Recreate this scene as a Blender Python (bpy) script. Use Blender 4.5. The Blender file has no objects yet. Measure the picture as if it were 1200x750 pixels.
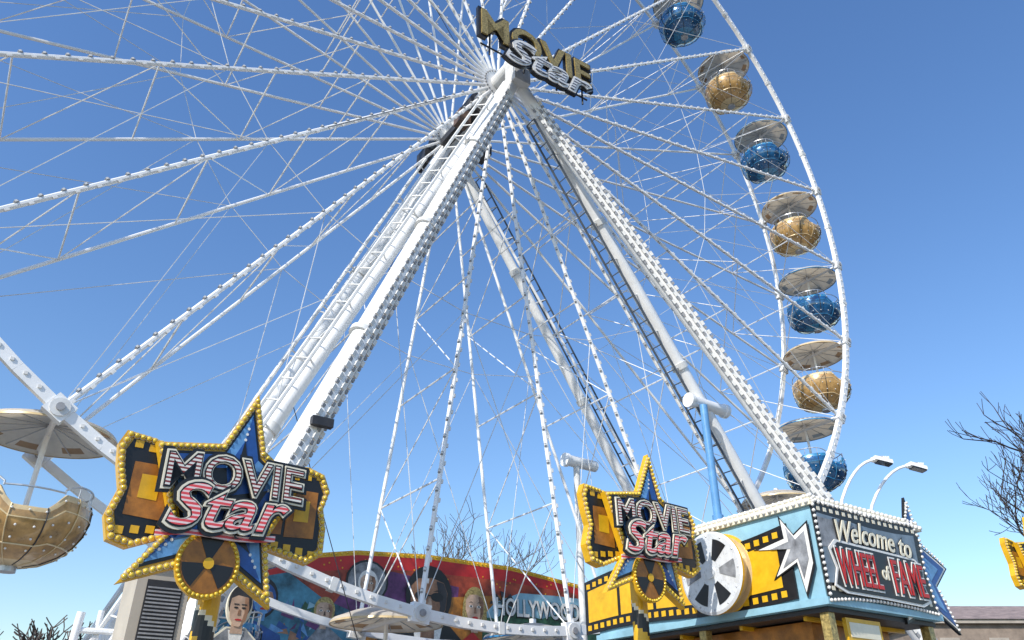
import bpy, math, random
from mathutils import Vector, Matrix
random.seed(7)
D=bpy.data; SC=bpy.context.scene; COL=SC.collection
V=Vector
# ------------------------------------------------------------------ frames
TH=0.6016; cT,sT=math.cos(TH),math.sin(TH)
U=V((cT,sT,0)); N=V((sT,-cT,0)); Z=V((0,0,1))
HB=V((-0.9034,18.2063,0))
HZ=20.0; R=16.157; WF=1.435
def W(s,m,z): return HB+U*s+N*m+Z*z
def frame(o,x,y,z):
    M=Matrix.Identity(4)
    for i,a in enumerate((x,y,z)): M[0][i],M[1][i],M[2][i]=a
    M[0][3],M[1][3],M[2][3]=o
    return M
def FR(o): return frame(o,U,Z,N)
def SD(o): return frame(o,N,Z,-U)
# ------------------------------------------------------------------ materials
_m={}
def mat(name,col,rough=.5,metal=0,var=.12,scale=6,bump=.0,trans=0,coat=0,streak=0):
    if name in _m: return _m[name]
    m=D.materials.new(name); m.use_nodes=True; nt=m.node_tree; b=nt.nodes['Principled BSDF']
    b.inputs['Roughness'].default_value=rough; b.inputs['Metallic'].default_value=metal
    b.inputs['Coat Weight'].default_value=coat; b.inputs['Coat Roughness'].default_value=.08
    tc=nt.nodes.new('ShaderNodeTexCoord'); no=nt.nodes.new('ShaderNodeTexNoise')
    no.inputs['Scale'].default_value=scale; no.inputs['Detail'].default_value=6; no.inputs['Roughness'].default_value=.65
    nt.links.new(tc.outputs['Object'],no.inputs['Vector'])
    mr=nt.nodes.new('ShaderNodeMapRange'); mr.inputs[1].default_value=.3; mr.inputs[2].default_value=.7
    mr.inputs[3].default_value=1-var*1.6; mr.inputs[4].default_value=1+var*.5
    nt.links.new(no.outputs['Fac'],mr.inputs[0])
    mx=nt.nodes.new('ShaderNodeVectorMath'); mx.operation='SCALE'; mx.inputs[0].default_value=col
    nt.links.new(mr.outputs[0],mx.inputs['Scale']); nt.links.new(mx.outputs[0],b.inputs['Base Color'])
    m2=nt.nodes.new('ShaderNodeMapRange'); m2.inputs[3].default_value=max(0,rough-.1); m2.inputs[4].default_value=min(1,rough+.12)
    nt.links.new(no.outputs['Fac'],m2.inputs[0]); nt.links.new(m2.outputs[0],b.inputs['Roughness'])
    if bump:
        bp=nt.nodes.new('ShaderNodeBump'); bp.inputs['Strength'].default_value=bump; bp.inputs['Distance'].default_value=.02
        nt.links.new(no.outputs['Fac'],bp.inputs['Height']); nt.links.new(bp.outputs[0],b.inputs['Normal'])
    if trans:
        tr=nt.nodes.new('ShaderNodeBsdfTranslucent'); ms=nt.nodes.new('ShaderNodeMixShader'); ms.inputs[0].default_value=trans
        nt.links.new(mx.outputs[0],tr.inputs[0]); out=nt.nodes['Material Output']
        nt.links.new(b.outputs[0],ms.inputs[1]); nt.links.new(tr.outputs[0],ms.inputs[2]); nt.links.new(ms.outputs[0],out.inputs[0])
    _m[name]=m; return m
def stripes(name,c1,c2,freq,rough=.35,thr=.5):
    m=D.materials.new(name); m.use_nodes=True; nt=m.node_tree; b=nt.nodes['Principled BSDF']; b.inputs['Roughness'].default_value=rough
    tc=nt.nodes.new('ShaderNodeTexCoord'); wv=nt.nodes.new('ShaderNodeTexWave'); wv.bands_direction='Z'; wv.inputs['Scale'].default_value=freq
    wv.inputs['Distortion'].default_value=.15
    nt.links.new(tc.outputs['Object'],wv.inputs[0]); cr=nt.nodes.new('ShaderNodeValToRGB'); cr.color_ramp.interpolation='CONSTANT'
    cr.color_ramp.elements[0].color=(*c1,1); cr.color_ramp.elements[1].color=(*c2,1); cr.color_ramp.elements[1].position=thr
    nt.links.new(wv.outputs['Fac'],cr.inputs[0]); nt.links.new(cr.outputs[0],b.inputs['Base Color']); return m
white=mat('white_painted_steel',(.86,.86,.85),.35,0,.07,2.5,coat=.3)
offw=mat('weathered_white_steel',(.74,.74,.72),.45,0,.16,3)
bulbw=mat('white_bulb_cap',(.78,.76,.72),.25,0,.12,20)
fixt=mat('grey_light_fitting',(.33,.33,.34),.5,0,.2,9)
dark=mat('dark_steel',(.05,.05,.055),.5,.3,.2,5)
ladd=mat('grey_blue_ladder_steel',(.10,.12,.15),.5,.2,.2,5)
black=mat('black_paint',(.012,.012,.014),.35,0,.2,5)
yel=mat('yellow_sign_paint',(.76,.43,.015),.35,0,.16,5)
bulby=mat('yellow_bulb',(.84,.58,.05),.12,0,.25,25,coat=.5)
ora=mat('orange_sign_paint',(.42,.16,.02),.35,0,.4,4)
red=mat('red_paint',(.50,.02,.02),.4,0,.12,5)
cream=mat('cream_paint',(.80,.74,.58),.4,0,.1,5)
bluel=mat('light_blue_star',(.13,.33,.62),.35,0,.3,6)
blued=mat('dark_blue_star',(.02,.09,.32),.35,0,.25,6)
skyb=mat('pale_blue_panel',(.27,.49,.60),.4,0,.18,2)
gold=mat('gold_bulb_letter',(.48,.36,.13),.3,.2,.5,22)
silver=mat('silver_reel',(.72,.74,.76),.28,.15,.12,8)
gowood=mat('gold_brown_gondola_paint',(.52,.31,.11),.3,.15,.3,5,coat=.5)
gotrim=mat('pale_gold_trim',(.68,.52,.28),.3,.1,.15,5,coat=.4)
goblue=mat('blue_gondola_paint',(.012,.12,.30),.16,.3,.35,5,coat=1)
blutrim=mat('bright_blue_trim',(.04,.24,.46),.25,.1,.2,5,coat=.5)
canvas=mat('cream_canopy',(.84,.78,.68),.6,0,.1,3,trans=.52)
brownc=mat('brown_canopy_pattern',(.46,.31,.19),.6,0,.12,3,trans=.4)
greyc=mat('grey_canopy_pattern',(.36,.41,.45),.6,0,.12,3,trans=.4)
steel=mat('bare_steel',(.50,.51,.53),.3,.6,.15,8)
postb=mat('blue_post_paint',(.13,.33,.62),.3,0,.15,3)
beige=mat('beige_cabinet',(.50,.44,.36),.5,0,.12,2)
skin=mat('painted_skin',(.36,.19,.11),.5,0,.5,3)
skin2=mat('painted_pale_skin',(.62,.42,.30),.5,0,.3,4)
green=mat('painted_green',(.05,.15,.08),.5,0,.5,3)
teal=mat('painted_teal',(.07,.24,.34),.5,0,.6,1.6)
redor=mat('painted_sunset_red',(.46,.07,.03),.45,0,.6,1.2)
purp=mat('painted_purple',(.16,.05,.17),.5,0,.5,2)
grey=mat('painted_grey',(.30,.31,.33),.5,0,.5,4)
glass=mat('dark_window_glass',(.02,.025,.03),.08,0,.1,3)
bark=mat('bare_bark',(.045,.034,.032),.9,0,.3,4)
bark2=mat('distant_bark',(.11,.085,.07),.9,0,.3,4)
stM=stripes('striped_movie_letters',(.72,.70,.64),(.22,.035,.03),7.5,.35,.52)
stS=stripes('striped_star_letters',(.70,.07,.08),(.80,.62,.60),7.0,.35,.60)
stH=stripes('striped_hub_letters',(.62,.63,.64),(.09,.09,.10),2.6,.3,.55)
# ------------------------------------------------------------------ mesh builder
def ico():
    import bmesh
    bm=bmesh.new(); bmesh.ops.create_icosphere(bm,subdivisions=1,radius=1)
    v=[x.co.copy() for x in bm.verts]; bm.verts.ensure_lookup_table()
    f=[[q.index for q in p.verts] for p in bm.faces]; bm.free(); return v,f
ICO=ico()
class MB:
    def __init__(s): s.v=[];s.f=[];s.m=[];s.mats=[]
    def mi(s,m):
        if m not in s.mats: s.mats.append(m)
        return s.mats.index(m)
    def add(s,vs,fs,m):
        o=len(s.v); k=s.mi(m); s.v+=[tuple(v) for v in vs]; s.f+=[tuple(i+o for i in f) for f in fs]; s.m+=[k]*len(fs)
    def tube(s,a,b,r,m,seg=6,r2=None,cap=True):
        a=V(a);b=V(b);d=b-a
        if d.length<1e-6: return
        d.normalize(); x=d.orthogonal().normalized() if abs(d.z)>.99 else d.cross(Z).normalized(); y=d.cross(x)
        r2=r if r2 is None else r2; vs=[]
        for c,q in ((a,r),(b,r2)):
            for i in range(seg):
                t=2*math.pi*(i+.5)/seg; vs.append(c+x*math.cos(t)*q+y*math.sin(t)*q)
        fs=[(i,(i+1)%seg,seg+(i+1)%seg,seg+i) for i in range(seg)]
        if cap: fs+=[tuple(range(seg))[::-1],tuple(range(seg,2*seg))]
        s.add(vs,fs,m)
    def path(s,pts,r,m,seg=6,closed=False):
        n=len(pts)
        for i in range(n if closed else n-1): s.tube(pts[i],pts[(i+1)%n],r,m,seg)
    def box(s,c,ex,ey,ez,m):
        c=V(c);vs=[c+ex*i+ey*j+ez*k for i in(-1,1) for j in(-1,1) for k in(-1,1)]
        s.add(vs,[(0,1,3,2),(4,6,7,5),(0,4,5,1),(2,3,7,6),(0,2,6,4),(1,5,7,3)],m)
    def beam(s,a,b,w,h,m,side=None):
        a=V(a);b=V(b);d=(b-a); c=(a+b)/2; L=d/2; x=side or N
        y=d.normalized().cross(x).normalized(); x=y.cross(d.normalized())
        s.box(c,L,x*w/2,y*h/2,m)
    def ball(s,c,r,m,sq=1):
        c=V(c); s.add([c+p*r for p in ICO[0]],ICO[1],m)
    def lathe(s,M,prof,seg,m,mf=None):
        n=len(prof);vs=[]
        for i in range(seg):
            t=2*math.pi*i/seg
            for r,z in prof: vs.append(M@V((r*math.cos(t),r*math.sin(t),z)))
        for i in range(seg):
            j=(i+1)%seg
            for k in range(n-1):
                mm=mf(i,k) if mf else m
                s.add([vs[i*n+k],vs[j*n+k],vs[j*n+k+1],vs[i*n+k+1]],[(0,1,2,3)],mm)
    def poly(s,M,pts,z,t,m):
        n=len(pts); A=sum(pts[i][0]*pts[(i+1)%n][1]-pts[(i+1)%n][0]*pts[i][1] for i in range(n))
        if A<0: pts=pts[::-1]
        vs=[M@V((x,y,z+t)) for x,y in pts]+[M@V((x,y,z)) for x,y in pts]
        fs=[tuple(range(n)),tuple(range(n,2*n))[::-1]]+[(i,n+i,n+(i+1)%n,(i+1)%n) for i in range(n)]
        s.add(vs,fs,m)
    def build(s,name,parent=None,ang=40,weld=False):
        me=D.meshes.new(name); me.from_pydata(s.v,[],s.f)
        for m in s.mats: me.materials.append(m)
        me.polygons.foreach_set('material_index',s.m); me.polygons.foreach_set('use_smooth',[True]*len(s.f))
        if weld:
            import bmesh
            bm=bmesh.new(); bm.from_mesh(me); bmesh.ops.remove_doubles(bm,verts=bm.verts,dist=1e-4); bmesh.ops.recalc_face_normals(bm,faces=bm.faces); bm.to_mesh(me); bm.free()
        me.update(); me.set_sharp_from_angle(angle=math.radians(ang))
        o=D.objects.new(name,me); COL.objects.link(o)
        if parent: o.parent=parent
        return o
def empty(name,loc=(0,0,0)):
    o=D.objects.new(name,None); o.location=loc; COL.objects.link(o); o.empty_display_size=.3; return o
def text(name,body,M,x,y,z,w,h,m,parent,ext=.01,bold=0,shear=0,rot=0,arch=0):
    cu=D.curves.new(name,'FONT'); cu.body=body; cu.size=1; cu.extrude=0; cu.offset=bold; cu.shear=shear
    cu.align_x='CENTER'; cu.align_y='CENTER'; cu.resolution_u=4
    o=D.objects.new(name,cu); COL.objects.link(o)
    dg=bpy.context.evaluated_depsgraph_get(); dg.update()
    me=D.meshes.new_from_object(o.evaluated_get(dg)); D.objects.remove(o)
    xs=[v.co.x for v in me.vertices]; ys=[v.co.y for v in me.vertices]
    sx=w/(max(xs)-min(xs)); sy=h/(max(ys)-min(ys)); cx=(max(xs)+min(xs))/2; cy=(max(ys)+min(ys))/2
    cr,sr=math.cos(rot),math.sin(rot)
    def tr(v,zz):
        a=(v.co.x-cx)*sx; b=(v.co.y-cy)*sy
        b+=arch*(2*a/w)**2
        return M@V((x+a*cr-b*sr,y+a*sr+b*cr,z+zz))
    b=MB(); n=len(me.vertices)
    vs=[tr(v,ext) for v in me.vertices]+[tr(v,0) for v in me.vertices]
    fs=[tuple(p.vertices) for p in me.polygons]
    cnt={}
    for p in me.polygons:
        for e in p.edge_keys: cnt[e]=cnt.get(e,0)+1
    wl=[]
    for p in me.polygons:
        vv=list(p.vertices)
        for i in range(len(vv)):
            a,c=vv[i],vv[(i+1)%len(vv)]
            if cnt[(min(a,c),max(a,c))]==1: wl.append((a,n+a,n+c,c))
    b.add(vs,fs+wl,m)
    return b.build(name,parent,30)
def perim(pts,step,closed=True):
    out=[];n=len(pts)
    for i in range(n if closed else n-1):
        a=V(pts[i]);b=V(pts[(i+1)%n]);L=(b-a).length;k=max(1,round(L/step))
        for j in range(k): out.append(a.lerp(b,j/k))
    return out
def ell(cx,cy,rx,ry,n=22,t0=0,t1=360): return [(cx+rx*math.cos(math.radians(t0+(t1-t0)*i/n)),cy+ry*math.sin(math.radians(t0+(t1-t0)*i/n))) for i in range(n)]
# ------------------------------------------------------------------ ferris wheel
fw=empty('ferris_wheel')
NS=27; DA=2*math.pi/NS; P0=0.628
angs=[(k,P0-k*DA) for k in range(-3,24)]
def rp(a,r,m): return W(r*math.cos(a),m,HZ+r*math.sin(a))
rim=MB(); spk=MB(); cab=MB(); blb=MB()
for k,a in angs:
    S=4
    for j in range(S):
        a0=a-DA*j/S; a1=a-DA*(j+1)/S
        for m,ra,w_,h_ in ((WF,R,.14,.20),(-WF,R,.11,.16)):
            rim.beam(rp(a0,ra,m),rp(a1,ra,m),w_,h_,white)
        for q in range(3):
            aa=a0-DA/S*(q+.5)/3
            c=rp(aa,R-.02,WF+.075); blb.box(c,U*.028,N*.018,Z*.028,bulbw)
        if j==2:
            rim.box(rp(a0,R,WF),(rp(a0,R+.12,WF)-rp(a0,R-.12,WF))*.5,N*.085,(rp(a0+.004,R,WF)-rp(a0-.004,R,WF))*.5,offw)
    for m in (WF,-WF):
        rim.tube(rp(a,R,m+.12),rp(a,R,m-.12),.16,offw,14)
        rim.tube(rp(a,R,m+.15),rp(a,R,m-.15),.07,fixt,10)
        rim.box(rp(a,R,m),(rp(a,R+.14,m)-rp(a,R-.22,m))*.5,N*.09,(rp(a+.012,R,m)-rp(a-.012,R,m))*.5,white)
    rim.tube(rp(a,R,WF),rp(a,R,-WF),.05,white,8)
    hf,hb=.8,-2.15
    f0=rp(a,.45,hf); f1=rp(a,R,WF); b0=rp(a,.45,hb); b1=rp(a,R,-WF)
    spk.tube(f0,f1,.055,white,8); spk.tube(b0,b1,.045,white,8)
    t=(rp(a+.01,R,0)-rp(a-.01,R,0)).normalized()
    d=(f1-f0).normalized(); n_=74
    for j in range(4,n_):
        c=f0.lerp(f1,j/n_)+t*(.05 if j%2 else -.05)+N*.03
        blb.box(c,d*.045,t*.022,N*.024,bulbw if j%2 else fixt)
        if j%2==0: blb.box(c+t*-.012+N*.02,d*.022,t*.02,N*.02,bulbw)
    prev=None
    for i,q in enumerate((.28,.46,.64,.82)):
        pf=f0.lerp(f1,q); pb=b0.lerp(b1,q)
        spk.tube(pf,pb,.022,white,5)
        if prev: 
            if i%2: spk.tube(prev[0],pb,.015,white,5)
            else: spk.tube(prev[1],pf,.015,white,5)
        prev=(pf,pb)
    spk.tube(prev[0],b1,.016,white,5); spk.tube(prev[1],f1,.016,white,5)
    a2=a-DA
    for m,h0 in ((WF,hf),(-WF,hb)):
        qa=.55; mm=h0+(m-h0)*qa
        p1=rp(a,R*qa,mm); p2=rp(a2,R*qa,mm)
        cab.tube(p1,p2,.010,offw,4)
        cab.tube(p1,rp(a2,R,m),.010,offw,4); cab.tube(p2,rp(a,R,m),.010,offw,4)
rim.build('rim',fw); spk.build('spokes',fw); cab.build('cables',fw); blb.build('rim_bulbs',fw)
hub=MB()
MH=frame(W(0,0,HZ),U,Z,N)
def ring(m,r,t,mt): hub.lathe(MH,[(0,m+t),(r,m+t),(r,m-t),(0,m-t)],32,mt)
hub.lathe(MH,[(0,2.2),(.28,2.2),(.28,-3.0),(0,-3.0)],24,offw)
for m,r in ((.8,.60),(.35,.45),(-1.6,.5),(-2.15,.6)): ring(m,r,.05,offw)
ring(-.5,.42,.35,dark); ring(-2.6,.5,.2,dark)
for i in range(27):
    t=2*math.pi*i/27
    for m in (.8,-2.15): hub.ball(rp(t,.5,m+.06),.035,fixt)
hub.box(W(-.2,-2.9,19.3),U*.5,N*.3,Z*.35,dark); hub.box(W(.5,-1.2,19.0),U*.4,N*.3,Z*.2,dark)
hub.box(W(-.3,-1.3,19.5),U*.15,N*.7,Z*.12,dark); hub.box(W(-.55,-.4,19.2),U*.2,N*.2,Z*.25,mat('hub_motor_brown',(.16,.10,.07),.5,0,.3,5))
hub.box(W(0,1.9,19.45),U*.28,N*.26,Z*.45,offw)
hub.box(W(0,-2.5,19.5),U*.36,N*.3,Z*.45,offw)
hub.build('hub',fw)
# legs
leg=MB(); lb=MB()
def truss(a,b,r,off,rr,mt=white,sub=.04,pitch=.55,hw=.18):
    a=V(a);b=V(b); leg.tube(a,b,r,mt,14,r*1.1)
    d=(b-a).normalized(); L=(b-a).length
    n=int(L/pitch)
    side=d.cross(off.normalized()).normalized()
    leg.tube(a+off+side*hw+d*1.2,b+off+side*hw,sub,rr,6); leg.tube(a+off-side*hw+d*1.2,b+off-side*hw,sub,rr,6)
    for i in range(3,n):
        p=a+d*pitch*i
        leg.tube(p+off+side*hw,p+off-side*hw,.018,rr,5)
        if i%3==0:
            leg.tube(p,p+off+side*hw,.022,offw,5); leg.tube(p,p+off-side*hw,.022,offw,5)
        if i%12==0: leg.tube(p-d*.09,p+d*.09,r*1.28,offw,14)
def strip(a,b,r,n_dir):
    d=(b-a).normalized();L=(b-a).length;n=int(L/.3)
    sd=d.cross(n_dir).normalized()
    for i in range(3,n):
        for j in (-1,0,1):
            c=a+d*(.3*i+(.15 if j==0 else 0))+n_dir*(r*1.02*(1 if j==0 else .82))+sd*j*r*.62
            lb.box(c,d*.065,sd*.042,n_dir*.03,bulbw)
            lb.box(c+d*.14,d*.04,sd*.036,n_dir*.020,fixt)
aF=W(0,1.75,19.2); aB=W(0,-2.2,19.57)
A=W(12.5,5.27,.4); B=W(13.45,1.73,.4); C=W(12.7,-2.2,.4)
LA=W(-7.71,2.99,.4); LB=W(-8.5,1.73,.4); LC=W(-8.25,-2.2,.4)
leg.tube(aF+U*.15,A,.2,white,16,.26); strip(aF+U*.15,A,.235,(N-U*.55+Z*-.3).normalized())
truss(aF+U*.25,B,.19,(-U*.38-Z*.25),ladd,pitch=.4,sub=.032)
truss(aB+U*.1,C,.15,U*.45+Z*.25,ladd,pitch=.4,sub=.03)
leg.tube(aF-U*.1,LA,.22,white,16,.27); strip(aF-U*.1,LA,.245,(N*.9+U*.45-Z*.1).normalized())
truss(aF-U*.3+Z*-.2,LB,.15,(-U*.3+N*.2),offw)
truss(aB-U*.1,LC,.2,(-U*.35+Z*.1),offw)
dd_=(LA-aF).normalized()
for q in (.18,.36,.54,.72): 
    c=aF.lerp(LA,q)-U*.1; leg.tube(c-dd_*.06,c+dd_*.06,.275,offw,16)
for i in range(2,26):
    t0=i/27; p=aB.lerp(LC,t0); q=aF.lerp(LB,t0)
    if i%4==0: leg.tube(p,q,.03,white,6)
    if i%4==2 and i<24: leg.tube(aB.lerp(LC,t0),aF.lerp(LB,t0+.07),.016,offw,5)
p=aF.lerp(LA,.66); leg.box(p+N*.33+U*.05,U*.2,N*.07,Z*.08,dark)
for q in (A,B,C,LA,LB,LC): leg.box(q-Z*.1,U*.5,N*.5,Z*.25,offw)
pb=MB()
leg.tube(W(5.85,1.9,10.25),W(7.25,1.9,10.25),.17,white,14); leg.tube(W(5.78,1.9,10.25),W(5.9,1.9,10.25),.21,white,14); leg.tube(W(7.2,1.9,10.25),W(7.32,1.9,10.25),.21,white,14)
pb.tube(W(6.15,2.1,.3),W(6.15,2.1,7),.15,postb,12); pb.tube(W(6.15,2.1,7),W(6.15,2.1,10.1),.11,postb,12)
leg.tube(W(4.45,-2.0,9.35),W(5.6,-2.0,9.35),.17,white,14); leg.tube(W(4.38,-2,9.35),W(4.5,-2,9.35),.21,white,14)
pb.tube(W(4.85,-2.0,.3),W(4.85,-2.0,9.2),.10,offw,12)
leg.build('support_legs',fw); lb.build('leg_bulbs',fw); pb.build('jack_posts',fw)
gc=MB()
gc.tube(aB.lerp(LC,.05),aF.lerp(LA,.62),.010,dark,4)
gc.tube(aF.lerp(LB,.62),W(-2.5,1.9,1),.009,dark,4)
gc.tube(W(-.6,.8,19.5),rp(2.3,R*.8,1.3),.010,dark,4)
gc.tube(W(-.6,.8,19.5),rp(3.9,R*.45,1.3),.010,dark,4)
gc.build('guy_cables',fw)
def hubtext():
    M=FR(W(0,2.55,0))
    e=empty('movie_star_hub_sign'); e.parent=fw
    b=MB()
    for s in (-1.4,-.2,1.0,2.0): b.tube(W(s,2.5,18.9),W(s,2.5,20.4),.03,dark,5)
    for z in (19.2,19.9): b.tube(W(-1.7,2.48,z),W(2.2,2.48,z),.03,dark,5)
    b.build('frame',e)
    text('movie_back','MOVIE',M,.2,19.93,0,4.2,1.2,black,e,.12,.05,0,.035)
    text('movie_face','MOVIE',M,.2,19.93,.125,4.02,1.02,gold,e,.05,.02,0,.035)
    text('star_back','Star',M,.5,19.2,.2,3.35,1.15,black,e,.1,.05,.3,.02)
    text('star_mid','Star',M,.5,19.2,.305,3.2,1.04,bulbw,e,.03,.035,.3,.02)
    text('star_face','Star',M,.5,19.2,.34,2.97,.87,stH,e,.02,.0,.3,.02)
hubtext()
# ------------------------------------------------------------------ gondolas
def gondola_mesh(name,body,trim,pat):
    b=MB(); I=Matrix.Identity(4)
    seg=48
    b.lathe(I,[(0,.34),(.25,.30),(.7,.2),(1.12,.04),(1.16,-.02),(1.14,-.05)],seg,canvas)
    def mf(i,k):
        if k==2: return pat if (i%6) in (0,1,2) else canvas
        return canvas
    b.lathe(I,[(0,.24),(.4,.20),(.9,.06),(1.06,.0),(1.14,-.05)],seg,canvas,mf)
    b.lathe(I,[(1.165,-.02),(1.175,-.06),(1.15,-.06)],seg,trim)
    for i in range(12):
        t=2*math.pi*i/12; c,s_=math.cos(t),math.sin(t)
        b.tube((.06*c,.06*s_,.16),(1.08*c,1.08*s_,-.03),.012,steel,4)
    b.tube((0,0,.42),(0,0,.3),.08,white,8)
    b.tube((0,0,.3),(0,0,-2.2),.045,white,10)
    b.lathe(I,[(.045,-1.45),(.3,-1.45),(.3,-1.49),(.045,-1.49)],24,steel)
    def zt(t):
        c=abs(math.sin(t))
        k=min(1,max(0,(c-.86)/.12)); k=k*k*(3-2*k)
        return -1.22-.30*k
    prof=[(1.0,0),(1.035,.10),(1.04,.28),(.99,.48),(.88,.66),(.70,.81),(.46,.93),(.22,.985),(0,1)]
    zb=-2.32; rows=[]
    for i in range(seg):
        t=2*math.pi*i/seg; z0=zt(t)
        rows.append([V((r*math.cos(t),r*math.sin(t),z0+(zb-z0)*q)) for r,q in prof])
    for i in range(seg):
        j=(i+1)%seg
        for k in range(len(prof)-1):
            mt=trim if k==0 else body
            if k>=6: mt=trim
            b.add([rows[i][k],rows[i][k+1],rows[j][k+1],rows[j][k]],[(0,1,2,3)],mt)
            sh=lambda p:V((p.x*.93,p.y*.93,p.z+(.05 if k>0 else 0)))
            b.add([sh(rows[i][k]),sh(rows[j][k]),sh(rows[j][k+1]),sh(rows[i][k+1])],[(0,1,2,3)],dark if k>3 else trim)
        p,q=rows[i][0],rows[j][0]
        b.add([p,q,V((q.x*.93,q.y*.93,q.z)),V((p.x*.93,p.y*.93,p.z))],[(0,1,2,3)],trim)
    b.lathe(I,[(.93,-1.75),(.5,-1.75),(.5,-2.1)],seg,gotrim)
    for q,rr,n in ((.08,1.045,26),(.40,1.03,24),(.62,.93,20),(.80,.73,16)):
        for i in range(n):
            t=2*math.pi*(i+.5)/n; z0=zt(t); b.ball((rr*math.cos(t),rr*math.sin(t),z0+(zb-z0)*q),.022,bulbw)
    for i in range(12):
        t=2*math.pi*(i+.5)/12; z0=zt(t)
        pts=[V((r*1.01*math.cos(t),r*1.01*math.sin(t),z0+(zb-z0)*q)) for r,q in prof[:-1]]
        b.path(pts,.011,dark if i%2 else trim,5)
    for q,rr in ((.25,1.045),(.72,.825)):
        ps=[]
        for i in range(seg):
            t=2*math.pi*i/seg; z0=zt(t); ps.append(V((rr*math.cos(t),rr*math.sin(t),z0+(zb-z0)*q)))
        b.path(ps,.014,trim,5,True)
    for t0 in (0,math.pi):
        pts=[V((.99*math.cos(t0+x*.1),.99*math.sin(t0+x*.1),-1.0-.16*(abs(x)/11)**6)) for x in range(-11,12)]
        pts=[V((pts[0].x,pts[0].y,-1.22))]+pts+[V((pts[-1].x,pts[-1].y,-1.22))]
        b.path(pts,.017,steel,5)
        for x in (-8,-4,0,4,8): b.tube((.99*math.cos(t0+x*.1),.99*math.sin(t0+x*.1),-1.0),(.98*math.cos(t0+x*.1),.98*math.sin(t0+x*.1),-1.22),.012,steel,5)
    for t0 in (math.pi/2,-math.pi/2):
        b.path([V((.99*math.cos(t0+x),.99*math.sin(t0+x),-1.2)) for x in (-.45,-.2,0,.2,.45)],.017,steel,5)
    b.tube((0,0,-2.3),(0,0,-2.4),.16,steel,12)
    b.tube((0,-1.35,0.02),(0,1.35,0.02),.035,white,8)
    o=b.build(name,None,35,True); me=o.data; D.objects.remove(o); return me
mg=gondola_mesh('gold_gondola_mesh',gowood,gotrim,brownc); mbm=gondola_mesh('blue_gondola_mesh',goblue,blutrim,greyc)
for k,a in angs:
    o=D.objects.new('ferris_wheel_gondola',mg if k%2==0 else mbm); COL.objects.link(o)
    o.location=rp(a,R,0); o.rotation_euler=(math.radians(random.uniform(-2,2)),math.radians(random.uniform(-2,2)),TH+math.radians(random.uniform(-3,3)))
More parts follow.
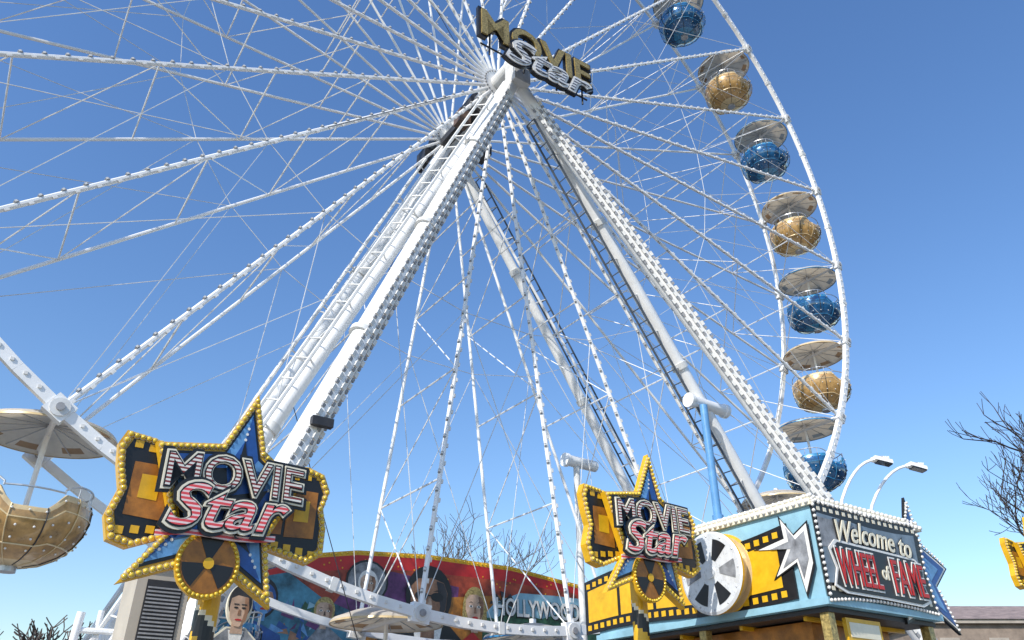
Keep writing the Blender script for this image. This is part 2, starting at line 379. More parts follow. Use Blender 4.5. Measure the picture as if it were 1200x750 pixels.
# ------------------------------------------------------------------ star signs
def spiral_pole(b,base,top,r):
    h=top.z-base.z; n=int(h/.05); seg=20
    for i in range(n):
        z0=base.z+h*i/n; z1=base.z+h*(i+1)/n
        for j in range(seg):
            t0=2*math.pi*j/seg;t1=2*math.pi*(j+1)/seg
            ph=((j/seg)+z0*1.6)%1
            m=yel if ph<.55 else (black if ph<.9 else cream)
            c=lambda t,z:V((base.x+r*math.cos(t),base.y+r*math.sin(t),z))
            b.add([c(t0,z0),c(t1,z0),c(t1,z1),c(t0,z1)],[(0,1,2,3)],m)
    b.tube(base,base+Z*.08,r*2.2,dark,16)
def star_sign(s,m,zc,name='movie_star_sign'):
    o=W(s,m,zc); M=FR(V((0,0,0)))
    e=empty(name,o)
    kx,ky=.0089,.0096
    P=lambda l:[(x*kx,y*ky) for x,y in l]
    film=P([(-128,63),(-100,60),(-60,52),(0,46),(60,51),(95,60),(118,54),(128,35),(122,12),(128,-12),(128,-42),(110,-54),(60,-44),(0,-38),(-65,-46),(-100,-60),(-122,-54),(-130,-30),(-122,0),(-130,25),(-134,48)])
    b=MB()
    b.poly(M,film,-.10,.12,yel)
    b.poly(M,[(x*.93,y*.86) for x,y in film],.02,.012,black)
    def quad(x0,x1,y0,y1): return P([(x0,y0),(x1,y0+ (2 if x1>0 else -2)),(x1,y1),(x0,y1)])
    for x0,x1 in ((-112,-70),(-66,-22),(-18,26),(30,70),(74,112)):
        b.poly(M,quad(x0,x1,-27,30),.032,.008,ora)
        b.poly(M,[(q[0]*.5+(x0+x1)/2*kx*.5,q[1]*.45+.04) for q in quad(x0,x1,-27,30)],.041,.003,yel if x0<-70 or x1>100 else ora)
    for i in range(15):
        x=-112+i*16
        dy=8*(abs(x)/110)**2
        b.poly(M,P([(x-4.5,-39-dy),(x+4.5,-39-dy),(x+4.5,-31-dy),(x-4.5,-31-dy)]),.032,.008,yel)
        b.poly(M,P([(x-4.5,37+dy),(x+4.5,37+dy),(x+4.5,45+dy),(x-4.5,45+dy)]),.032,.008,yel)
    star=[(12,132),(32,64),(84,30),(50,-36),(66,-108),(-10,-64),(-104,-98),(-60,-38),(-96,52),(-20,64)]
    sc=lambda k:[((x+5)*k-5,(y-5)*k+5) for x,y in star]
    b.poly(M,P(sc(1.0)),.046,.10,yel)
    b.poly(M,P(sc(.84)),.147,.012,black)
    s2=sc(.78); c0=(-5,5)
    for i in range(0,10):
        a_,c_=s2[i],s2[(i+1)%10]
        b.poly(M,P([c0,a_,c_]),.160,.010,bluel if i%2 else blued)
    s3=sc(.52)
    for i in range(0,10):
        a_,c_=s3[i],s3[(i+1)%10]
        b.poly(M,P([c0,a_,c_]),.171,.005,blued if i%2 else black)
    # small white studs printed on the blue points
    for i in range(0,10,2):
        for q in (.6,.68,.75,.82):
            x=c0[0]+(s2[i][0]-c0[0])*q; y=c0[1]+(s2[i][1]-c0[1])*q
            b.poly(M,P(ell(x,y,1.8,1.8,8)),.171,.003,bulbw)
    cc=(-14,-70); rr=36
    circ=lambda r,n=28:[(cc[0]+r*math.cos(2*math.pi*i/n),cc[1]+r*math.sin(2*math.pi*i/n)) for i in range(n)]
    b.poly(M,P(circ(rr)),.147,.05,yel); b.poly(M,P(circ(rr*.84)),.198,.01,ora)
    for t in (90,210,330):
        pts=[cc]+[(cc[0]+rr*.8*math.cos(math.radians(t+x)),cc[1]+rr*.8*math.sin(math.radians(t+x))) for x in range(-28,29,8)]
        b.poly(M,P(pts),.209,.006,black)
    b.poly(M,P(circ(6,12)),.216,.01,yel)
    b.box(V((0,0,0))-N*.16,U*.8,N*.03,Z*.04,dark); b.box(V((0,0,-.25))-N*.16,U*.7,N*.03,Z*.04,dark)
    b.build('panel',e,20)
    bb=MB()
    for p in perim([(x*.965,y*.93) for x,y in film],.066):
        q=M@V((p.x,p.y,.045)); bb.ball(q,.031,bulby); bb.tube(q-N*.03,q-N*.005,.036,gotrim,8)
    for p in perim(P(sc(.93)),.064):
        q=M@V((p.x,p.y,.17)); bb.ball(q,.030,bulby); bb.tube(q-N*.03,q-N*.005,.035,gotrim,8)
    for p in perim(P(circ(rr*.92,20)),.06): bb.ball(M@V((p.x,p.y,.21)),.022,bulby)
    bb.build('bulbs',e,60)
    text('movie_shadow','MOVIE',M,.0,.25,.225,1.58,.50,black,e,.02,.07,0,.03,-.03)
    text('movie_outline','MOVIE',M,.0,.25,.247,1.50,.43,cream,e,.02,.045,0,.03,-.03)
    text('movie_inner','MOVIE',M,.0,.25,.268,1.46,.39,black,e,.008,.02,0,.03,-.03)
    text('movie_fill','MOVIE',M,.0,.25,.277,1.43,.35,stM,e,.01,-.005,0,.03,-.03)
    text('star_shadow','Star',M,-.03,-.12,.29,1.38,.60,black,e,.02,.06,.3,.05)
    text('star_outline','Star',M,-.03,-.12,.312,1.30,.53,cream,e,.02,.04,.3,.05)
    text('star_inner','Star',M,-.03,-.12,.333,1.25,.48,black,e,.006,.02,.3,.05)
    text('star_fill','Star',M,-.03,-.12,.340,1.22,.44,stS,e,.01,.002,.3,.05)
    text('underline','~',M,-.1,-.40,.25,1.2,.10,stS,e,.02,.03,0,.05)
    pp=MB()
    off=U*.06-N*.26
    spiral_pole(pp,V((off.x,off.y,-zc+.01)),V((off.x,off.y,-.45)),.12)
    for z in (-.5,-.1): pp.box(V((off.x,off.y,z))+N*.07,U*.25,N*.06,Z*.04,dark)
    pp.build('striped_pole',e,40)
    return e
star_sign(-7.44,6.97,3.95); star_sign(-1.22,6.9,4.5); star_sign(12.0,6.75,5.55)
# ------------------------------------------------------------------ booth
bo=empty('ticket_booth')
s0,s1=.56,3.40; m0,m1=3.7,8.64; z0,z1=3.42,4.84
b=MB()
cx,cy=(s0+s1)/2,(m0+m1)/2
b.box(W(cx,cy,(z0+z1)/2),U*(s1-s0)/2,N*(m1-m0)/2,Z*(z1-z0)/2,skyb)
b.box(W(cx,cy,z0-.04),U*((s1-s0)/2-.05),N*((m1-m0)/2-.05),Z*.03,dark)
b.box(W(cx,cy,z0+.06),U*((s1-s0)/2+.05),N*((m1-m0)/2+.05),Z*.05,skyb)
b.box(W(cx,cy,z1+.05),U*((s1-s0)/2+.06),N*((m1-m0)/2+.06),Z*.05,cream)
b.box(W(cx,cy,z1+.14),U*((s1-s0)/2-.0),N*((m1-m0)/2-.0),Z*.035,cream)
for s in (s0+.15,s1-.15):
    for m in (m0+.15,(m0+m1)/2,m1-.15): b.box(W(s,m,(z0-.07)/2),U*.07,N*.07,Z*(z0-.07)/2,gold)
b.box(W(cx,cy-.2,.65),U*.95,N*2.0,Z*.65,yel); b.box(W(cx,cy-.2,1.34),U*1.1,N*2.15,Z*.04,cream)
b.box(W(cx,cy-.2,2.9),U*.98,N*2.03,Z*.42,ora)
for s in (-.93,0,.93):
    for m in (-1.98,-1,0,1,1.98): b.box(W(cx+s,cy-.2+m,1.93),U*.04,N*.04,Z*.55,dark)
b.box(W(cx,cy-.2,1.93),U*.9,N*1.94,Z*.55,glass)
b.box(W(cx,cy,-.0+.06),U*1.5,N*2.8,Z*.06,dark)
for m in (m0+.6,m0+1.9,m0+3.2,m0+4.4): b.box(W(cx,m,z0-.10),U*1.25,N*.03,Z*.03,yel)
b.box(W(s0+.9,m1-.12,3.15),U*.42,N*.03,Z*.16,yel); b.box(W(s0+.9,m1-.085,3.15),U*.36,N*.004,Z*.10,cream)
b.build('structure',bo,30)
bb=MB()
for zz,dd in ((z1+.05,.07),(z1+.145,.01)):
    for p in [W(s0-dd,m0+(m1-m0)*i/44+(.05 if dd<.05 else 0),zz) for i in range(45)]: bb.ball(p,.040,bulbw)
    for p in [W(s0+(s1-s0)*i/24,m1+dd,zz) for i in range(25)]: bb.ball(p,.040,bulbw)
bb.build('roof_bulbs',bo,60)
M=SD(W(s0,m0,z0)); L=m1-m0; H=z1-z0
a=MB()
def wave(x): return .09*math.sin(x*1.3+.4)
ns=26; xs=[-.35+ (L-.1)*i/ns for i in range(ns+1)]
lo=lambda x:.15+wave(x)*.5; hi=lambda x:1.12+.07*x/L*2+wave(x)
a.poly(M,[(x,lo(x)) for x in xs]+[(x,hi(x)) for x in xs[::-1]],.01,.03,black)
for i in range(5):
    xa=-.25+i*.92; xb=xa+.84
    q=[xa+(xb-xa)*j/6 for j in range(7)]
    a.poly(M,[(x,lo(x)+.2) for x in q]+[(x,hi(x)-.2) for x in q[::-1]],.041,.006,yel)
x=-.28
while x<L-.6:
    for f in (lambda x:lo(x)+.06,lambda x:hi(x)-.15):
        a.poly(M,[(x,f(x)),(x+.1,f(x)),(x+.1,f(x)+.09),(x,f(x)+.09)],.041,.006,yel)
    x+=.18
bx=L-.05
st=[(bx-1.05,.95),(bx-.45,.86),(bx-.75,.45),(bx-.3,.62),(bx-.22,.12),(bx,.55),(bx,1.2),(bx-.28,1.05),(bx-.5,1.38),(bx-.48,1.04)]
a.poly(M,st,.05,.01,black); ctr=(bx-.2,.82)
a.poly(M,[((x-ctr[0])*.88+ctr[0],(y-ctr[1])*.88+ctr[1]) for x,y in st],.061,.006,bulbw)
a.poly(M,[((x-ctr[0])*.62+ctr[0],(y-ctr[1])*.62+ctr[1]) for x,y in st],.068,.006,grey)
a.build('side_fascia_art',bo,20)
rl=MB(); MR=SD(W(s0-.02,6.85,4.12))
rl.lathe(MR,[(0,.34),(.10,.34),(.10,.31),(.60,.31),(.64,.29),(.64,.25),(.60,.23),(.52,.23),(.52,.03),(.60,.03),(.64,.01),(.64,-.02),(.0,-.02)],56,silver,
   lambda i,k: gotrim if k in(7,8) else (yel if k in (4,5,6,9,10,11) else silver))
for t in range(0,360,60):
    pts=[]
    for x in range(-17,18,4): pts.append((.52*math.cos(math.radians(t+x)),.52*math.sin(math.radians(t+x))))
    for x in range(12,-13,-6): pts.append((.2*math.cos(math.radians(t+x)),.2*math.sin(math.radians(t+x))))
    rl.poly(MR,pts,.312,.006,black if t%180 else grey)
for t in range(0,360,30): rl.ball(MR@V((.57*math.cos(math.radians(t)),.57*math.sin(math.radians(t)),.31)),.018,steel)
rl.build('film_reel',bo,40)
M=FR(W(s0,m1,z0)); L=s1-s0
a=MB()
ctr=(L-.35,.75)
st=[(L-.10,2.0),(L+.02,1.2),(L+.68,.90),(L+.22,.55),(L+.60,-.15),(L-.1,.2),(L-.9,-.1),(L-.9,.6),(L-1.0,1.3),(L-.4,1.25)]
a.poly(M,st,-.06,.05,black); a.poly(M,[((x-ctr[0])*.93+ctr[0],(y-ctr[1])*.93+ctr[1]) for x,y in st],-.01,.012,bulbw)
a.poly(M,[((x-ctr[0])*.86+ctr[0],(y-ctr[1])*.86+ctr[1]) for x,y in st],.003,.010,blued)
a.poly(M,[((x-ctr[0])*.66+ctr[0],(y-ctr[1])*.66+ctr[1]) for x,y in st],.014,.005,bluel)
fp=[(-.02,1.50),(.5,1.47),(1.2,1.44),(2.0,1.45),(2.6,1.5),(2.72,1.25),(2.66,.8),(2.74,.1),(2.0,.14),(1.2,.15),(.5,.12),(0,.06)]
a.poly(M,fp,.02,.05,black)
a.poly(M,[(.02,1.30),(.6,1.28),(1.3,1.25),(2.0,1.26),(2.55,1.30),(2.5,.9),(2.55,.33),(2.0,.36),(1.2,.36),(.5,.33),(.02,.3)],.071,.012,mat('dusty_blue_panel',(.20,.26,.32),.4,0,.25,3))
a.poly(M,[(.02,1.24),(.9,1.22),(.7,.9),(.02,.8)],.084,.004,grey)
for i in range(17):
    x=.06+i*.155
    for y in (1.345,.2): a.poly(M,[(x,y),(x+.07,y),(x+.07,y+.06),(x,y+.06)],.071,.006,cream)
npz=[(.12,.80),(.3,.94),(1.3,.92),(2.35,.90),(2.55,.78),(2.45,.5),(2.56,.25),(2.3,.16),(1.3,.18),(.35,.18),(.1,.26),(.22,.52)]
a.poly(M,npz,.090,.02,bulbw)
c=(1.33,.55); a.poly(M,[((x-c[0])*.965+c[0],(y-c[1])*.9+c[1]) for x,y in npz],.111,.01,black)
a.build('front_fascia_art',bo,20)
text('welcome_shadow','Welcome to',M,1.36,1.10,.095,2.0,.38,black,bo,.012,.05,.3,-.02,-.05)
text('welcome_text','Welcome to',M,1.35,1.11,.108,1.93,.33,cream,bo,.012,.008,.3,-.02,-.05)
for body,x,w in (('WHEEL',.74,1.02),('FAME',2.02,.86)):
    text('name_outline',body,M,x,.55,.122,w+.05,.58,bulbw,bo,.012,.035,0,0)
    text('name_shadow',body,M,x,.55,.135,w+.02,.53,black,bo,.006,.012,0,0)
    text('name_text',body,M,x,.55,.142,w,.49,red,bo,.012,-.004,0,0)
text('of_text','of',M,1.42,.58,.122,.2,.22,cream,bo,.012,.02)
bb=MB()
for p in perim([(x,y) for x,y in fp],.085): bb.ball(M@V((p.x,p.y,.07)),.030,bulbw)
for pl in ([(L-.10,1.9),(L+.02,1.22),(L+.6,.92)],[(L-.42,1.35),(L-.10,1.9)],[(L+.52,-.08),(L+.2,.55)]):
    for p in perim(pl,.07,False): bb.ball(M@V((p.x,p.y,.012)),.026,bulbw)
bb.build('sign_bulbs',bo,60)
# ------------------------------------------------------------------ flood lights
def flood(base,head,name='floodlight'):
    e=empty(name,base); b=MB(); base=V(base); h=V(head)-base
    pts=[V((0,0,0)),V((0,0,.35))]
    for i in range(1,9):
        t=i/8; pts.append(V((h.x*t,h.y*t,.35+(h.z-.35)*math.sin(t*math.pi/2)**.75)))
    b.path(pts,.028,white,8)
    d=V((h.x,h.y,0)).normalized(); sd=d.cross(Z)
    c=pts[-1]+d*.10-Z*.02
    b.box(c,(d*.16-Z*.04),sd*.10,Z*.035,white); b.box(c-Z*.045+d*.02,(d*.13-Z*.03),sd*.08,Z*.02,glass)
    b.box(c-d*.04+Z*.055,d*.07,sd*.04,Z*.03,fixt); b.tube(pts[-1]-d*.1,pts[-1]+d*.05,.045,white,8)
    for i in range(4): b.box(c+d*(.02+.03*i)+Z*.05,d*.005,sd*.08,Z*.02,white)
    b.tube((0,0,0),(0,0,.05),.09,white,10)
    b.build('lamp',e,40)
flood((5.95,13.95,5.0),(6.9,14.0,6.45)); flood((6.65,14.35,5.0),(7.8,14.5,6.5))
# ------------------------------------------------------------------ mural backdrop
mu=empty('movie_mural_backdrop')
M=FR(W(0,-5,0)); a=MB()
top=[(-5.6,4.6),(-4.4,5.2),(-3.6,5.75),(-2.6,6.2),(-.7,6.56),(1.5,6.72),(4.5,6.72),(7.6,6.42),(8.6,6.2),(9.4,5.8)]
a.poly(M,[(9.4,2.4),(-5.6,2.4)]+top,-.1,.1,yel)
ins=[(x,y-.13) for x,y in top]
a.poly(M,[(9.35,2.45),(-5.55,2.45)]+ins,.0,.012,red)
a.poly(M,[(9.3,2.5),(-5.5,2.5),(-5.5,4.3),(-4.2,4.9),(-3.2,5.6),(-1,6.0),(1,6.2),(4,6.25),(7,6.15),(9.2,5.4)],.013,.005,redor)
a.poly(M,[(2.4,2.5),(-1.2,2.5),(-1.6,4.6),(-.9,5.6),(.4,6.1),(2.6,5.9)],.019,.003,purp)
a.poly(M,[(9.2,2.5),(-1,2.5),(-.2,4.4),(1,5.1),(2.4,5.6),(4,5.8),(7,5.7),(9.2,5.0)],.0225,.003,ora)
a.poly(M,[(-5.5,2.5),(-5.5,4.4),(-4.3,5.0),(-3.5,5.5),(-2.6,5.75),(-1.6,5.2),(-.6,4.9),(0,2.5)],.027,.004,teal)
a.poly(M,[(3.4,2.5),(3.5,5.2),(3.9,5.6),(4.8,5.95),(6.2,6.0),(7.4,6.0),(8.8,5.5),(9.2,2.5)],.027,.005,skyb)
a.poly(M,[(3.4,2.5),(3.45,4.9),(4.4,5.4),(5.6,5.25),(6.4,5.5),(7.2,5.4),(8.2,5.6),(9.2,4.7),(9.2,2.5)],.033,.005,green)
rr_=random.Random(4)
for i in range(60):
    x=rr_.uniform(3.6,9.0); y=rr_.uniform(3.6,5.1); a.poly(M,ell(x,y,rr_.uniform(.08,.25),rr_.uniform(.05,.14),9),.039+i*.0001,.002,rr_.choice([green,teal,dark,gold,skyb]))
for i in range(46):
    x=rr_.uniform(-5.3,-1.8); y=rr_.uniform(3.4,5.0); a.poly(M,[(x,y),(x+rr_.uniform(.1,.5),y+rr_.uniform(-.2,.2)),(x+rr_.uniform(0,.2),y+rr_.uniform(.1,.4))],.032+i*.00006,.001,rr_.choice([skyb,blued,green,bluel,cream,purp,skin]))
for i in range(36):
    x=rr_.uniform(-2,9); y=rr_.uniform(6.0,6.35); a.poly(M,ell(x,y,.025,.025,5),.024,.003,yel)
def face(x,y,w,h,sk,hair,glasses=False,z=.05,long=False):
    a.poly(M,ell(x,y+.16*h,w*1.22,h*1.12,24),z,.004,hair)
    if long: a.poly(M,[(x-w*1.3,y-h*1.2),(x-w*1.25,y+.3*h),(x+w*1.25,y+.3*h),(x+w*1.35,y-h*1.1)],z+.0005,.004,hair)
    a.poly(M,[(x-w*.35,y-h*1.4),(x-w*.35,y-h*.6),(x+w*.35,y-h*.6),(x+w*.35,y-h*1.4)],z+.005,.003,sk)
    f=[(x-w*.95,y+h*.45),(x-w*.6,y+h*.75),(x+w*.1,y+h*.82),(x+w*.75,y+h*.68),(x+w*.97,y+h*.3),(x+w*.9,y-h*.3),(x+w*.55,y-h*.82),(x+w*.15,y-h),(x-w*.25,y-h*.95),(x-w*.7,y-h*.6),(x-w*.95,y-h*.1)]
    a.poly(M,f,z+.009,.003,sk)
    a.poly(M,[(x+w*.35,y+h*.72),(x+w*.75,y+h*.66),(x+w*.95,y+h*.3),(x+w*.88,y-h*.3),(x+w*.5,y-h*.8),(x+w*.6,y-h*.2)],z+.0125,.001,skin if sk is not skin else dark)
    for sx_ in (-.42,.42):
        if glasses: a.poly(M,ell(x+sx_*w,y+h*.12,w*.34,h*.17,14),z+.014,.003,black)
        else:
            a.poly(M,ell(x+sx_*w,y+h*.1,w*.2,h*.08,12),z+.014,.002,bulbw); a.poly(M,ell(x+sx_*w,y+h*.1,w*.09,h*.07,8),z+.0165,.002,black)
        a.poly(M,[(x+(sx_-.26)*w,y+h*.3),(x+sx_*w,y+h*.38),(x+(sx_+.26)*w,y+h*.3),(x+sx_*w,y+h*.33)],z+.014,.002,black)
    if glasses: a.poly(M,[(x-w*.15,y+h*.18),(x+w*.15,y+h*.18),(x+w*.15,y+h*.12),(x-w*.15,y+h*.12)],z+.0145,.002,black)
    a.poly(M,[(x-.03*w,y+.05*h),(x+.1*w,y+.05*h),(x+.2*w,y-.3*h),(x-.1*w,y-.3*h)],z+.014,.002,skin if sk is not skin else skin2)
    a.poly(M,ell(x+.05*w,y-.55*h,.3*w,.08*h,12),z+.014,.003,red)
a.poly(M,ell(-.35,5.75,.64,.58),.031,.008,black); a.poly(M,ell(-.35,5.75,.58,.52),.040,.006,grey)
face(-.33,5.68,.24,.30,skin2,bulbw,z=.047)
a.poly(M,ell(-3.2,5.05,.42,.5),.036,.006,black); face(-3.15,4.98,.26,.34,bluel,blued,z=.043)
a.poly(M,[(-4.2,2.5),(-4.0,3.9),(-3.3,4.5),(-2.6,4.2),(-2.2,2.5)],.036,.005,blued)
a.poly(M,[(-2.2,2.5),(-2.0,4.0),(-1.5,4.6),(-.9,4.2),(-.7,2.5)],.038,.005,grey); face(-1.5,4.85,.24,.30,skin2,gold,z=.045)
a.poly(M,[(-.1,2.5),(.1,4.4),(1.0,4.95),(2.2,4.9),(2.9,4.3),(3.1,2.5)],.040,.006,black)
a.poly(M,[(1.1,4.9),(1.25,4.2),(1.65,3.9),(2.0,4.4),(2.1,4.9)],.047,.003,bulbw)
face(1.6,5.45,.62,.74,skin,black,True,.051)
a.poly(M,[(2.6,2.5),(2.7,4.4),(3.1,4.7),(3.6,4.3),(3.8,2.5)],.047,.004,red)
face(3.15,5.35,.33,.48,skin2,gold,False,.055,True)
for x in (4.0,7.9,8.5):
    a.poly(M,[(x,3),(x+.12,3),(x+.2,5.6),(x+.12,5.6)],.045,.004,black)
    for t in range(0,360,45): a.poly(M,[(x+.16,5.6),(x+.16+.5*math.cos(math.radians(t+12)),5.6+.35*math.sin(math.radians(t+12))),(x+.16+.45*math.cos(math.radians(t-12)),5.55+.35*math.sin(math.radians(t-12)))],.050+.0004*t/45,.003,dark)
a.build('painted_panel',mu,20)
text('hollywood_shadow','HOLLYWOOD',M,5.52,5.50,.056,3.3,.56,black,mu,.01,.04,0,.02)
text('hollywood_text','HOLLYWOOD',M,5.5,5.52,.067,3.2,.52,bulbw,mu,.01,.02,0,.02)
fr_=MB()
for s in (-5,-2,1,4,7,9): fr_.tube(W(s,-5.3,0),W(s,-5.3,5.0),.06,offw,8)
for i in range(len(top)-1):
    for p in perim([top[i],top[i+1]],.16,False): fr_.ball(M@V((p.x,p.y-.06,.03)),.03,bulby)
fr_.build('frame_and_bulbs',mu,40)
# ------------------------------------------------------------------ control cabinet + posts
cb=empty('control_cabinet',(-4.68,10.55,0)); b=MB()
b.box((0,0,1.85),U*.32,N*.45,Z*1.85,beige); b.box((0,0,3.72),U*.36,N*.5,Z*.03,cream)
for z in (1.0,2.0): b.box(V((0,0,z))+N*.452,U*.25,N*.01,Z*.36,dark)
b.box(V((0,0,3.1))+N*.452+U*.02,U*.22,N*.01,Z*.42,dark)
for i in range(16): b.box(V((0,0,2.75+i*.045))+N*.466+U*.02,U*.20,N*.006,Z*.010,fixt)
b.box(V((0,0,3.1))+N*.1+U*.325,N*.3,U*.01,Z*.4,dark)
b.box(V((0,0,2.5))+N*.455,U*.3,N*.004,Z*.008,dark)
b.build('cabinet',cb,30)
b=MB(); e=empty('white_support_frame',(-6.6,12.2,0))
b.tube((0,0,0),(.15,0,3.45),.06,white,10); b.tube((.35,.2,0),(.35,.2,3.5),.045,white,10); b.tube((-.5,0,0),(.9,.3,3.5),.045,white,8); b.tube((.1,0,3.2),(.9,.4,3.2),.045,white,8)
b.tube((.9,.3,3.5),(1.3,.4,2.8),.06,postb,10)
b.build('frame',e,40)
pm=empty('painted_man_cutout',(-3.36,10.0,0)); 
M=frame(V((0,0,0)),U*.93,Z*.955,N); a=MB()
jk=[(-.36,.7),(-.38,2.4),(-.30,2.9),(-.12,3.06),(.12,3.06),(.30,2.9),(.40,2.4),(.38,.7)]
a.poly(M,[(x*1.06,y+.02) for x,y in jk],-.03,.03,cream)
a.poly(M,jk,.001,.01,grey)
a.poly(M,[(-.1,3.04),(0,2.6),(.1,3.04)],.012,.006,bulbw)
a.poly(M,[(-.34,2.4),(-.1,2.9),(-.04,2.3),(-.14,1.5)],.012,.005,dark); a.poly(M,[(.34,2.4),(.1,2.9),(.04,2.3),(.14,1.5)],.012,.005,dark)
a.poly(M,[(-.3,2.5),(.1,2.3),(.3,2.42),(.28,2.3),(.05,2.15),(-.3,2.35)],.0185,.004,grey)
a.poly(M,ell(.08,2.34,.07,.05,10),.023,.003,skin2)
a.poly(M,ell(0,3.34,.17,.26),-.03,.05,cream); a.poly(M,[(-.08,3.0),(.08,3.0),(.07,3.18),(-.07,3.18)],.021,.003,skin2)
a.poly(M,ell(0,3.38,.155,.21),.021,.006,dark)
a.poly(M,[(-.12,3.42),(-.04,3.46),(.1,3.44),(.125,3.3),(.1,3.16),(.02,3.08),(-.05,3.09),(-.11,3.18),(-.13,3.3)],.028,.006,skin2)
a.poly(M,[(.05,3.44),(.1,3.44),(.125,3.3),(.1,3.16),(.04,3.1),(.07,3.25)],.0345,.001,skin)
for x in (-.05,.05): a.poly(M,ell(x,3.31,.028,.012,10),.036,.003,black); a.poly(M,[(x-.035,3.345),(x+.035,3.345),(x+.03,3.358),(x-.03,3.358)],.036,.003,dark)
a.poly(M,[(-.012,3.29),(.012,3.29),(.02,3.22),(-.02,3.22)],.036,.003,skin); a.poly(M,ell(0,3.165,.045,.012,10),.036,.003,red)
a.poly(M,[(-.36,0),(-.3,.7),(.3,.7),(.36,0),(.06,0),(0,.5),(-.06,0)],-.02,.03,blued)
a.build('figure',pm,20)
# ------------------------------------------------------------------ ride platform
rpz=MB()
rpz.box(W(1.5,-.6,.45),U*11,N*2.0,Z*.45,dark); rpz.box(W(1.5,-.6,.93),U*11.1,N*2.1,Z*.03,steel)
for i in range(23):
    s=-9.5+i; rpz.tube(W(s,1.4,.95),W(s,1.4,1.9),.02,white,6)
for z in (1.4,1.9): rpz.tube(W(-9.5,1.4,z),W(12.5,1.4,z),.02,white,6)
for i in range(4): rpz.box(W(-1,1.75+i*.28,.8-i*.2),U*1.5,N*.14,Z*.03,steel)
rpz.build('ride_platform',None,30)
# ------------------------------------------------------------------ trees
def tree(name,base,h,spread,mt,levels=6,seed=1,r0=.22,lean=(0,0),twr=.006,first=.25,side=.8,wide=1,up=.3):
    rnd=random.Random(seed); b=MB(); base=V(base)
    def rec(p,d,L,r,lv):
        n=3; q=p
        for i in range(n):
            d=(d+V((rnd.gauss(0,.11),rnd.gauss(0,.11),rnd.gauss(.06,.08)))).normalized()
            q2=q+d*L/n; ra=r*(1-.3*i/n); rb=r*(1-.3*(i+1)/n)
            b.tube(q,q2,max(ra,twr),mt,7 if lv<2 else (4 if lv<4 else 3),max(rb,twr),False)
            if lv>0 and lv<levels and rnd.random()<side:
                sd=V((rnd.gauss(0,1),rnd.gauss(0,1),rnd.gauss(up+.1,.5))).normalized()
                rec(q2,(d*.6+sd*.75).normalized(),L*rnd.uniform(.45,.7),rb*.55,lv+1)
            q=q2
        if lv<levels:
            for i in range(2 if lv else 5):
                sd=V((rnd.gauss(0,1),rnd.gauss(0,1),rnd.gauss(up,.4))).normalized()
                rec(q,(d*(.9 if i else 1.2)+sd*spread).normalized(),L*rnd.uniform(.62,.85),r*.60,lv+1)
    rec(V((0,0,0)),V((lean[0],lean[1],1)).normalized(),h*first,r0,0)
    o=b.build(name,None,60); o.location=base
    # uniform scale so the tree has height h
    zz=max(v.co.z for v in o.data.vertices); k=h/zz
    o.scale=(k*wide,k*wide,k)
    xs=sorted(v.co.x*k*wide for v in o.data.vertices)
    return o,xs[0]
t_,xmin=tree('bare_tree',(17,20,0),12.6,.8,bark,6,3,.17,(-.03,0),.0065,.17,.6,.8,.45)
t_.location.x=12.4-xmin
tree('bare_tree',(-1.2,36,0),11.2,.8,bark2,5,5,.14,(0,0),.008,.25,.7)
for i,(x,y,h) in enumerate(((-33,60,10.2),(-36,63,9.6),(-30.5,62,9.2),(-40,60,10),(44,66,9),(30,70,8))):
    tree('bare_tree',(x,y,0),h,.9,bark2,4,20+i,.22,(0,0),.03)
# ------------------------------------------------------------------ building on the right
bl=empty('stone_building',(43,58,0)); b=MB()
wall=mat('brown_sandstone_wall',(.30,.235,.185),.85,0,.25,1.5,.3); roof=mat('tiled_roof',(.32,.24,.21),.8,0,.3,2)
trimm=mat('stone_trim',(.42,.37,.31),.8,0,.15,2)
X=V((1,0,0));Y=V((0,1,0))
b.box((0,0,4.4),X*17,Y*6,Z*4.4,wall)
b.box((0,0,8.9),X*17.3,Y*6.3,Z*.12,trimm)
b.add([V((-17.4,-6.4,9.02)),V((17.4,-6.4,9.02)),V((17.4,0,10.8)),V((-17.4,0,10.8)),V((17.4,6.4,9.02)),V((-17.4,6.4,9.02))],[(0,1,2,3),(3,2,4,5),(0,3,5),(1,4,2)],roof)
for i in range(11):
    x=-15.5+i*3.1
    for z in (2.2,6.9):
        b.box((x,-6.01,z),X*.62,Y*.03,Z*1.05,trimm); b.box((x,-6.03,z),X*.48,Y*.03,Z*.9,glass); b.box((x,-6.065,z),X*.03,Y*.01,Z*.9,trimm); b.box((x,-6.1,z-1.0),X*.7,Y*.1,Z*.06,trimm)
b.box((-12,1,10.4),X*.5,Y*.4,Z*.9,wall); b.box((6,-1,10.6),X*.5,Y*.4,Z*.9,wall)
b.build('walls_roof_windows',bl,30)
b=MB(); e=empty('rendered_hall',(22,72,0))
b.box((0,0,5.2),X*8,Y*5,Z*5.2,mat('light_render_wall',(.50,.47,.43),.8,0,.1,1)); 
for i in range(9): b.box((-7.2+i*1.8,-5.02,6.5),X*.6,Y*.03,Z*.7,glass); b.box((-7.2+i*1.8,-5.02,3.2),X*.6,Y*.03,Z*.9,glass)
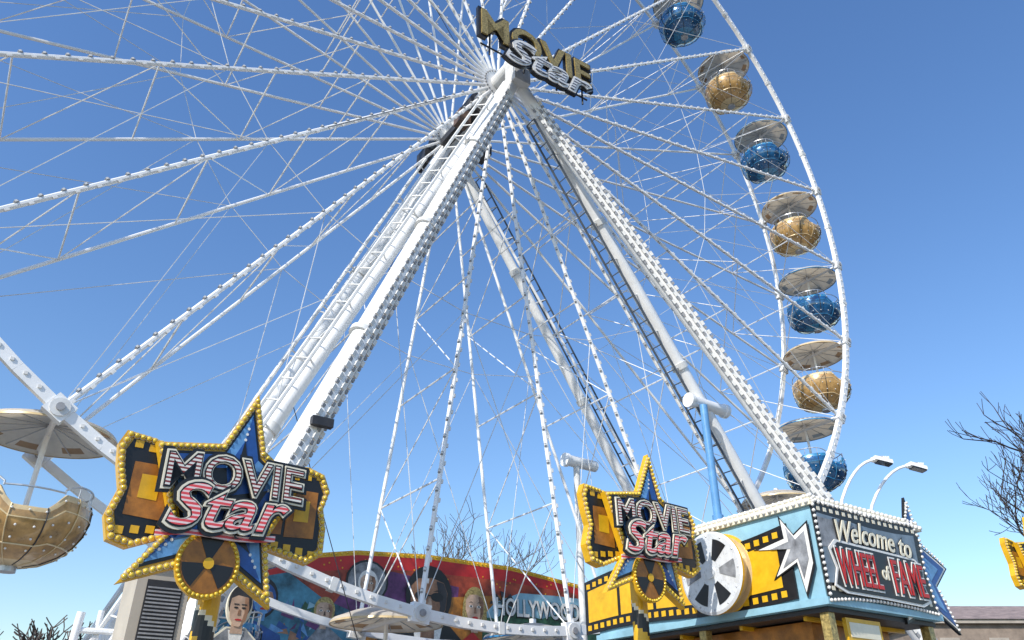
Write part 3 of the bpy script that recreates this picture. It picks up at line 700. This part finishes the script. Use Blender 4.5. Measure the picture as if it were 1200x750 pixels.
b.box((0,0,10.5),X*8.2,Y*5.2,Z*.15,fixt); b.build('walls_windows',e,30)
# ------------------------------------------------------------------ ground
gm=mat('asphalt',(.055,.055,.055),.9,0,.3,.7,.4)
g=MB(); g.add([V((-900,-900,0)),V((900,-900,0)),V((900,900,0)),V((-900,900,0))],[(0,1,2,3)],gm); g.build('ground')
pv=mat('paving_stones',(.30,.28,.25),.85,0,.25,3,.3)
g=MB(); g.box(V((0,14,.05)),X*24,Y*20,Z*.05,pv); g.build('fairground_pavement')
# ------------------------------------------------------------------ light + sky
AZ=math.radians(216); EL=math.radians(38)
w=D.worlds.new('World'); SC.world=w; w.use_nodes=True; nt=w.node_tree
bg=nt.nodes['Background']; sk=nt.nodes.new('ShaderNodeTexSky'); sk.sky_type='NISHITA'; sk.sun_disc=False
sk.sun_elevation=EL; sk.sun_rotation=AZ; sk.air_density=1.35; sk.dust_density=.5; sk.ozone_density=4.0; sk.altitude=0
hs=nt.nodes.new('ShaderNodeHueSaturation'); hs.inputs['Hue'].default_value=.508; hs.inputs['Saturation'].default_value=1.16; hs.inputs['Value'].default_value=1.30
nt.links.new(sk.outputs[0],hs.inputs['Color']); nt.links.new(hs.outputs[0],bg.inputs[0]); bg.inputs[1].default_value=.15
sd=V((math.sin(AZ)*math.cos(EL),math.cos(AZ)*math.cos(EL),math.sin(EL)))
l=D.lights.new('Sun','SUN'); l.energy=5.0; l.angle=math.radians(.5); l.color=(1,.95,.87)
lo_=D.objects.new('Sun',l); COL.objects.link(lo_); lo_.rotation_euler=sd.to_track_quat('Z','Y').to_euler()
# ------------------------------------------------------------------ camera
p=.5130; cam=D.objects.new('Camera',D.cameras.new('Camera')); COL.objects.link(cam)
cam.location=(0,0,1.6); cam.rotation_euler=(math.pi/2+p,0,0)
cam.data.sensor_width=36; cam.data.lens=902.3/1200*36; cam.data.clip_end=3000; cam.data.clip_start=.05
SC.camera=cam
SC.view_settings.view_transform='Standard'; SC.view_settings.look='None'; SC.view_settings.exposure=0
